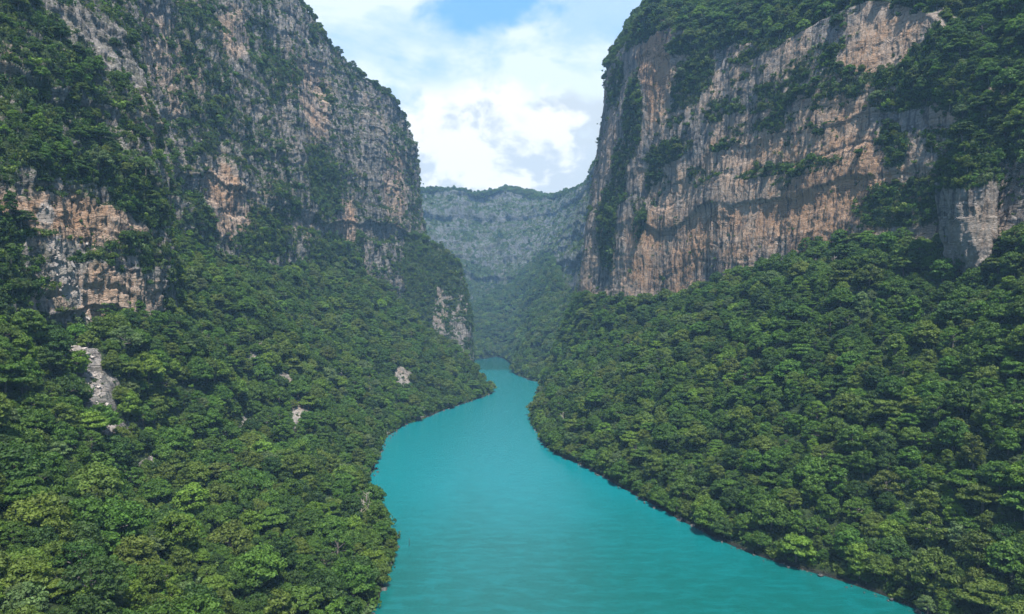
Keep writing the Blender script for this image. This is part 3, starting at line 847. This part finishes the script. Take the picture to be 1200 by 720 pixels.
trees = dict(p=[], s=[], v=[], c=[], rz=[], bank=[])
shrubs = dict(p=[], s=[], v=[], c=[], rz=[])
r0 = np.random.default_rng(77)
for li, L in enumerate(LOFTS):
    up = L['N'][..., 2]
    # forest on the aprons and brows
    def wt(L):
        return ((L['cliff'] < 0.5) & (L['veg'] > 0.45) & (L['V'][..., 2] > 1.0)).astype(float)
    p, n, vg, cf = sample(L, wt, 1 / 14.0, 900 + li)
    m = in_reach(p); p, n = p[m], n[m]
    if len(p):
        sc = np.clip(r0.lognormal(-0.18, 0.33, len(p)), 0.40, 1.65)
        k = thin(p, 9.3 * sc, np.argsort(-sc + r0.normal(0, 0.25, len(p))))
        p, sc = p[k], sc[k]
        n_ = len(p)
        # stands of like trees
        g = fbm(p, 45, 2, 700) + r0.normal(0, 0.35, n_)
        cls = np.clip((np.argsort(np.argsort(g)) / max(1, n_) * 1.0), 0, 0.9999)
        cum = np.cumsum(TW); ci = np.searchsorted(cum, (cls * 0.45 + r0.random(n_) * 0.55) % 1.0); ci = np.minimum(ci, 4)
        trees['p'].append(p - np.array([0, 0, 0.4])); trees['s'].append(sc)
        trees['v'].append(r0.choice(N_TREES, n_, p=np.repeat([.34, .13, .22, .11, .13, .07], 3) / 3))
        trees['c'].append(ci); trees['rz'].append(r0.uniform(0, 6.283, n_)); trees['bank'].append(np.full(n_, li))
    # growth on the rock: bushes on ledges and in the wooded patches
    def ws(L):
        return np.where(L['cliff'] >= 0.5, smooth(L['veg'], 0.45, 0.78) + 0.010 * (li < 5), 0.12 * (L['veg'] < 0.6) + 0.30 * (L['cliff'] < 0.5) * (L['veg'] > 0.45) + 1.2 * (L['V'][..., 2] < 5)) * (L['V'][..., 2] > 0.2)
    p, n, vg, cf = sample(L, ws, 1 / 9.0 if li < 5 else 1 / 30.0, 950 + li)
    m = in_reach(p); p, n, vg = p[m], n[m], vg[m]
    if len(p):
        sc = np.clip(r0.lognormal(-0.30, 0.36, len(p)), 0.3, 2.0) * (0.55 + 0.45 * smooth(vg, 0.4, 0.9)) * (1.15 if li < 4 else 1.0)
        k = thin(p, 3.1 * sc, np.argsort(-sc + r0.normal(0, 0.3, len(p))))
        p, sc, n, vg = p[k], sc[k], n[k], vg[k]
        n_ = len(p)
        big = (r0.random(n_) < 0.22) & (vg > 0.75)
        v = np.where(big, r0.choice(N_TREES, n_), N_TREES + r0.integers(0, 4, n_))
        s2 = np.where(big, sc * 0.62, sc)
        shrubs['p'].append(p + n * 0.3 * sc[:, None]); shrubs['s'].append(s2); shrubs['v'].append(v)
        shrubs['c'].append(r0.choice(5, n_, p=[.34, .30, .20, .06, .10])); shrubs['rz'].append(r0.uniform(0, 6.283, n_))
T = {k: np.concatenate(v) for k, v in trees.items()}
T['s'] = T['s'] * 0.94
Sh = {k: np.concatenate(v) for k, v in shrubs.items()}
tt = lambda ci, r: np.clip(TC[ci] * r.uniform(0.82, 1.2, (len(ci), 1)) * r.uniform(0.93, 1.07, (len(ci), 3)), 0, 1)
T['t'] = tt(T['c'], r0); Sh['t'] = tt(Sh['c'], r0)
# a few bare grey trees among the green
dead = r0.random(len(T['p'])) < 0.006
T['v'][dead] = N_TREES + 4 + (np.arange(dead.sum()) % 2)
print('trees', len(T['p']), 'shrubs', len(Sh['p']))

# ---- the 300 trees that show largest stand as objects of their own
allv = [L['V'] for L in LOFTS]
bvs = []
for V in allv:
    st = V[::3, ::3]
    f = grid_faces(st.shape[0], st.shape[1])
    bvs.append(BVHTree.FromPolygons([tuple(x) for x in st.reshape(-1, 3)], [tuple(int(y) for y in x) for x in f]))
eye = Vector((0, 0, CAM_H))
Wd = np.array([FORMS[f[0]][0] for f in VAR] + [4] * 4 + [3] * 2); Ht = np.array([FORMS[f[0]][1] + FORMS[f[0]][2] for f in VAR] + [3] * 4 + [9] * 2)
top = T['p'] + np.stack([0 * T['s'], 0 * T['s'], T['s'] * Ht[T['v']] * 0.8], 1)
c = cams(top)
apx = T['s'] * np.sqrt(Wd[T['v']] * Ht[T['v']]) / top[:, 1]
inside = (c[:, 0] > 4) & (c[:, 0] < 1196) & (c[:, 1] > 4) & (c[:, 1] < 706) & (T['v'] < N_TREES) & (top[:, 1] > 50)
order = np.argsort(-apx * inside)
picked = []
for i in order:
    if len(picked) >= 300 or not inside[i]: break
    d = Vector(top[i]) - eye; dist = d.length; d.normalize()
    if any(h[0] is not None and h[3] < dist - 6 for h in (b.ray_cast(eye, d, dist) for b in bvs)): continue
    picked.append(i)
picked = np.array(picked)

crown_me, trunk_me = [], []
for form, (cv, cf, cc), (tv, tf) in VAR:
    a = mesh_obj('crown', cv, cf, [M_LEAF], False, {'clump': cc}); b = mesh_obj('trunk', tv, tf, [M_BARK], True)
    crown_me.append(a.data); trunk_me.append(b.data)
    bpy.data.objects.remove(a); bpy.data.objects.remove(b)

FORM_NAME = {'dome': ('domed_tree', 'dome-crowned tree'), 'tiered': ('spreading_tree', 'flat-topped tree'), 'round': ('round_headed_tree', 'tall round-headed tree'),
             'feathery': ('feathery_tree', 'feathery tree'), 'bushy': ('bushy_tree', 'low bushy tree'), 'narrow': ('upright_tree', 'narrow upright tree')}
rows = []
for i in picked:
    x, y, z = T['p'][i]; form = VAR[T['v'][i]][0]; s = T['s'][i]
    size = 'big' if s > 1.05 else 'mid-sized' if s > 0.8 else 'small'
    left = x < 0
    if z < 9: place = 'at the water\'s edge on the %s bank'
    elif z < 32: place = 'just above the %s bank'
    elif z < 70: place = 'on the lower %s slope'
    elif z < 120: place = 'midway up the %s slope'
    else: place = 'high on the %s slope'
    place = place % ('left' if left else 'right')
    rows.append([int(i), f"{size} {TINTS[T['c'][i]][0]} {FORM_NAME[form][1]} {place}", c[i, 0]])
by = {}
for row in rows: by.setdefault(row[1], []).append(row)
ORD = ['leftmost', 'second from left', 'third from left', 'fourth from left', 'fifth from left', 'sixth from left', 'seventh from left', 'eighth from left', 'ninth from left', 'tenth from left']
for lab, lst in by.items():
    if len(lst) > 1:
        lst.sort(key=lambda r_: r_[2])
        for k, r_ in enumerate(lst):
            r_[1] = lab + ', ' + ('rightmost' if k == len(lst) - 1 else ORD[min(k, 9)])
for i, lab, _ in rows:
    v = T['v'][i]; form = VAR[v][0]
    root = bpy.data.objects.new(FORM_NAME[form][0], None); COL.objects.link(root)
    root.location = T['p'][i]; root.rotation_euler = (0, 0, T['rz'][i]); root.scale = (T['s'][i],) * 3
    root['label'] = lab; root['category'] = 'tree'; root['group'] = 'trees on the near canyon slopes'
    a = bpy.data.objects.new('crown', crown_me[v]); COL.objects.link(a); a.parent = root
    a['tint'] = [float(q) for q in T['t'][i]]
    b = bpy.data.objects.new('trunk', trunk_me[v]); COL.objects.link(b); b.parent = root

rest = np.ones(len(T['p']), bool); rest[picked] = False


# ---- everything further off grows as one mass
def scatter(name, D, sel):
    me = bpy.data.meshes.new(name); p = D['p'][sel]
    me.vertices.add(len(p)); me.vertices.foreach_set('co', p.astype(np.float32).ravel())
    def at(nm, typ, key, arr):
        a_ = me.attributes.new(nm, typ, 'POINT'); a_.data.foreach_set(key, arr)
    at('scl', 'FLOAT', 'value', D['s'][sel].astype(np.float32))
    at('var', 'INT', 'value', D['v'][sel].astype(np.int32))
    at('rz', 'FLOAT', 'value', D['rz'][sel].astype(np.float32))
    at('tint', 'FLOAT_COLOR', 'color', np.concatenate([D['t'][sel], np.ones((len(p), 1))], 1).astype(np.float32).ravel())
    o = bpy.data.objects.new(name, me); COL.objects.link(o)
    ng = bpy.data.node_groups.new(name + '_planting', 'GeometryNodeTree')
    ng.interface.new_socket('Geometry', in_out='INPUT', socket_type='NodeSocketGeometry')
    ng.interface.new_socket('Geometry', in_out='OUTPUT', socket_type='NodeSocketGeometry')
    N_ = ng.nodes; Lk = ng.links
    gi = N_.new('NodeGroupInput'); go = N_.new('NodeGroupOutput')
    iop = N_.new('GeometryNodeInstanceOnPoints'); ci = N_.new('GeometryNodeCollectionInfo')
    ci.inputs['Collection'].default_value = SRC; ci.inputs['Separate Children'].default_value = True; ci.inputs['Reset Children'].default_value = True
    def na(nm, typ):
        q = N_.new('GeometryNodeInputNamedAttribute'); q.data_type = typ; q.inputs['Name'].default_value = nm
        return q.outputs['Attribute']
    Lk.new(gi.outputs[0], iop.inputs['Points']); Lk.new(ci.outputs[0], iop.inputs['Instance'])
    iop.inputs['Pick Instance'].default_value = True
    Lk.new(na('var', 'INT'), iop.inputs['Instance Index'])
    Lk.new(na('scl', 'FLOAT'), iop.inputs['Scale'])
    cx = N_.new('ShaderNodeCombineXYZ'); Lk.new(na('rz', 'FLOAT'), cx.inputs[2])
    e2r = N_.new('FunctionNodeEulerToRotation'); Lk.new(cx.outputs[0], e2r.inputs[0])
    Lk.new(e2r.outputs[0], iop.inputs['Rotation'])
    Lk.new(iop.outputs[0], go.inputs[0])
    md = o.modifiers.new('planting', 'NODES'); md.node_group = ng
    o['kind'] = 'stuff'
    return o


fo = scatter('forest', T, rest)
fo['label'] = 'dense green forest covering the canyon slopes and rims'; fo['category'] = 'forest'
sh = scatter('shrubbery', Sh, np.ones(len(Sh['p']), bool))
sh['label'] = 'dark green bushes clinging to ledges of the cliffs'; sh['category'] = 'shrubs'

# ------------------------------------------------------------------ stones
def stones(name, pts, size, m, seed, label):
    r = np.random.default_rng(seed); V, Fc, off = [], [], 0
    base = np.array([(x, y, z) for x in (-1, 1) for y in (-1, 1) for z in (-1, 1)], float)
    fq = np.array([(0, 1, 3, 2), (4, 6, 7, 5), (0, 4, 5, 1), (2, 3, 7, 6), (0, 2, 6, 4), (1, 5, 7, 3)])
    for p_, s_ in zip(pts, size):
        b = base * r.uniform(0.45, 1.0, (8, 3)) * s_ * r.uniform(0.6, 1.2, 3)
        a = r.uniform(0, 6.28, 3); ca, sa = np.cos(a), np.sin(a)
        Rz = np.array([[ca[0], -sa[0], 0], [sa[0], ca[0], 0], [0, 0, 1]]); Rx = np.array([[1, 0, 0], [0, ca[1], -sa[1]], [0, sa[1], ca[1]]])
        V.append(b @ Rz.T @ Rx.T + p_); Fc.append(fq + off); off += 8
    o = mesh_obj(name, np.concatenate(V), np.concatenate(Fc), [m], False)
    o['kind'] = 'stuff'; o['label'] = label; o['category'] = 'rocks'


pp, ss = [], []
for li, L in enumerate(LOFTS[:4]):
    p, n, vg, cf = sample(L, lambda L_: smooth(L_['pale'], 0.45, 0.9) * np.where(L_['cliff'] > 0.5, 0.25, 1.0), 1 / 3.0, 40 + li)
    m = in_reach(p); pp.append(p[m])
pp = np.concatenate(pp); ss = np.clip(r0.lognormal(-0.5, 0.5, len(pp)), 0.2, 2.2)
stones('rubble', pp, ss, M_STONE, 5, 'pale rubble of a rockfall running down the left slope')
shore = []
for cols in (R1, L1T):
    C = np.array([c_[0] for c_ in cols]); d = np.linalg.norm(np.diff(C, axis=0), axis=1); tq = np.concatenate([[0], np.cumsum(d)])
    for q in np.arange(0, tq[-1], 2.2):
        if r0.random() < 0.55:
            x = np.interp(q, tq, C[:, 0]); y = np.interp(q, tq, C[:, 1])
            shore.append((x + r0.normal(0, 2.2), y + r0.normal(0, 2.2), r0.uniform(-0.5, 0.5)))
shore = np.array(shore); shore = shore[(shore[:, 1] > 150)]
stones('shore_rocks', shore, np.clip(r0.lognormal(-0.25, 0.5, len(shore)), 0.3, 2.2), M_WETSTONE, 6, 'grey rocks along the waterline under the trees')

# ------------------------------------------------------------------ a lone pole standing in the river
x, y, _ = P(479.5, 641, 434)
pv, pf = tube([(0, 0, -6), (0.02, 0, 0), (0.05, 0, 2.4), (0.1, 0.02, 4.9), (0.1, 0.02, 5.0)], [0.22, 0.22, 0.20, 0.19, 0.02], 10)
pole = mesh_obj('pole', pv, pf, [M_POLE]); pole.location = (x, y, 0)
pole['label'] = 'thin dark pole standing alone in the turquoise river near the left bank'; pole['category'] = 'pole'

# ------------------------------------------------------------------ air
hm, t, out = new_mat('pale_haze')
pv_ = t.new('ShaderNodeVolumePrincipled')
pv_.inputs['Color'].default_value = HAZE_COL + (1,)
pv_.inputs['Density'].default_value = HAZE; pv_.inputs['Anisotropy'].default_value = 0.0
t.l.new(pv_.outputs[0], out.inputs['Volume'])
x0, x1, y0, y1, z0, z1 = -1700, 1700, -1300, 3600, -15.8, 900
hv = np.array([(a, b, c_) for a in (x0, x1) for b in (y0, y1) for c_ in (z0, z1)], float)
hf = np.array([(0, 1, 3, 2), (4, 6, 7, 5), (0, 4, 5, 1), (2, 3, 7, 6), (0, 2, 6, 4), (1, 5, 7, 3)])
hz = mesh_obj('haze', hv, hf, [hm], False); hz['kind'] = 'stuff'
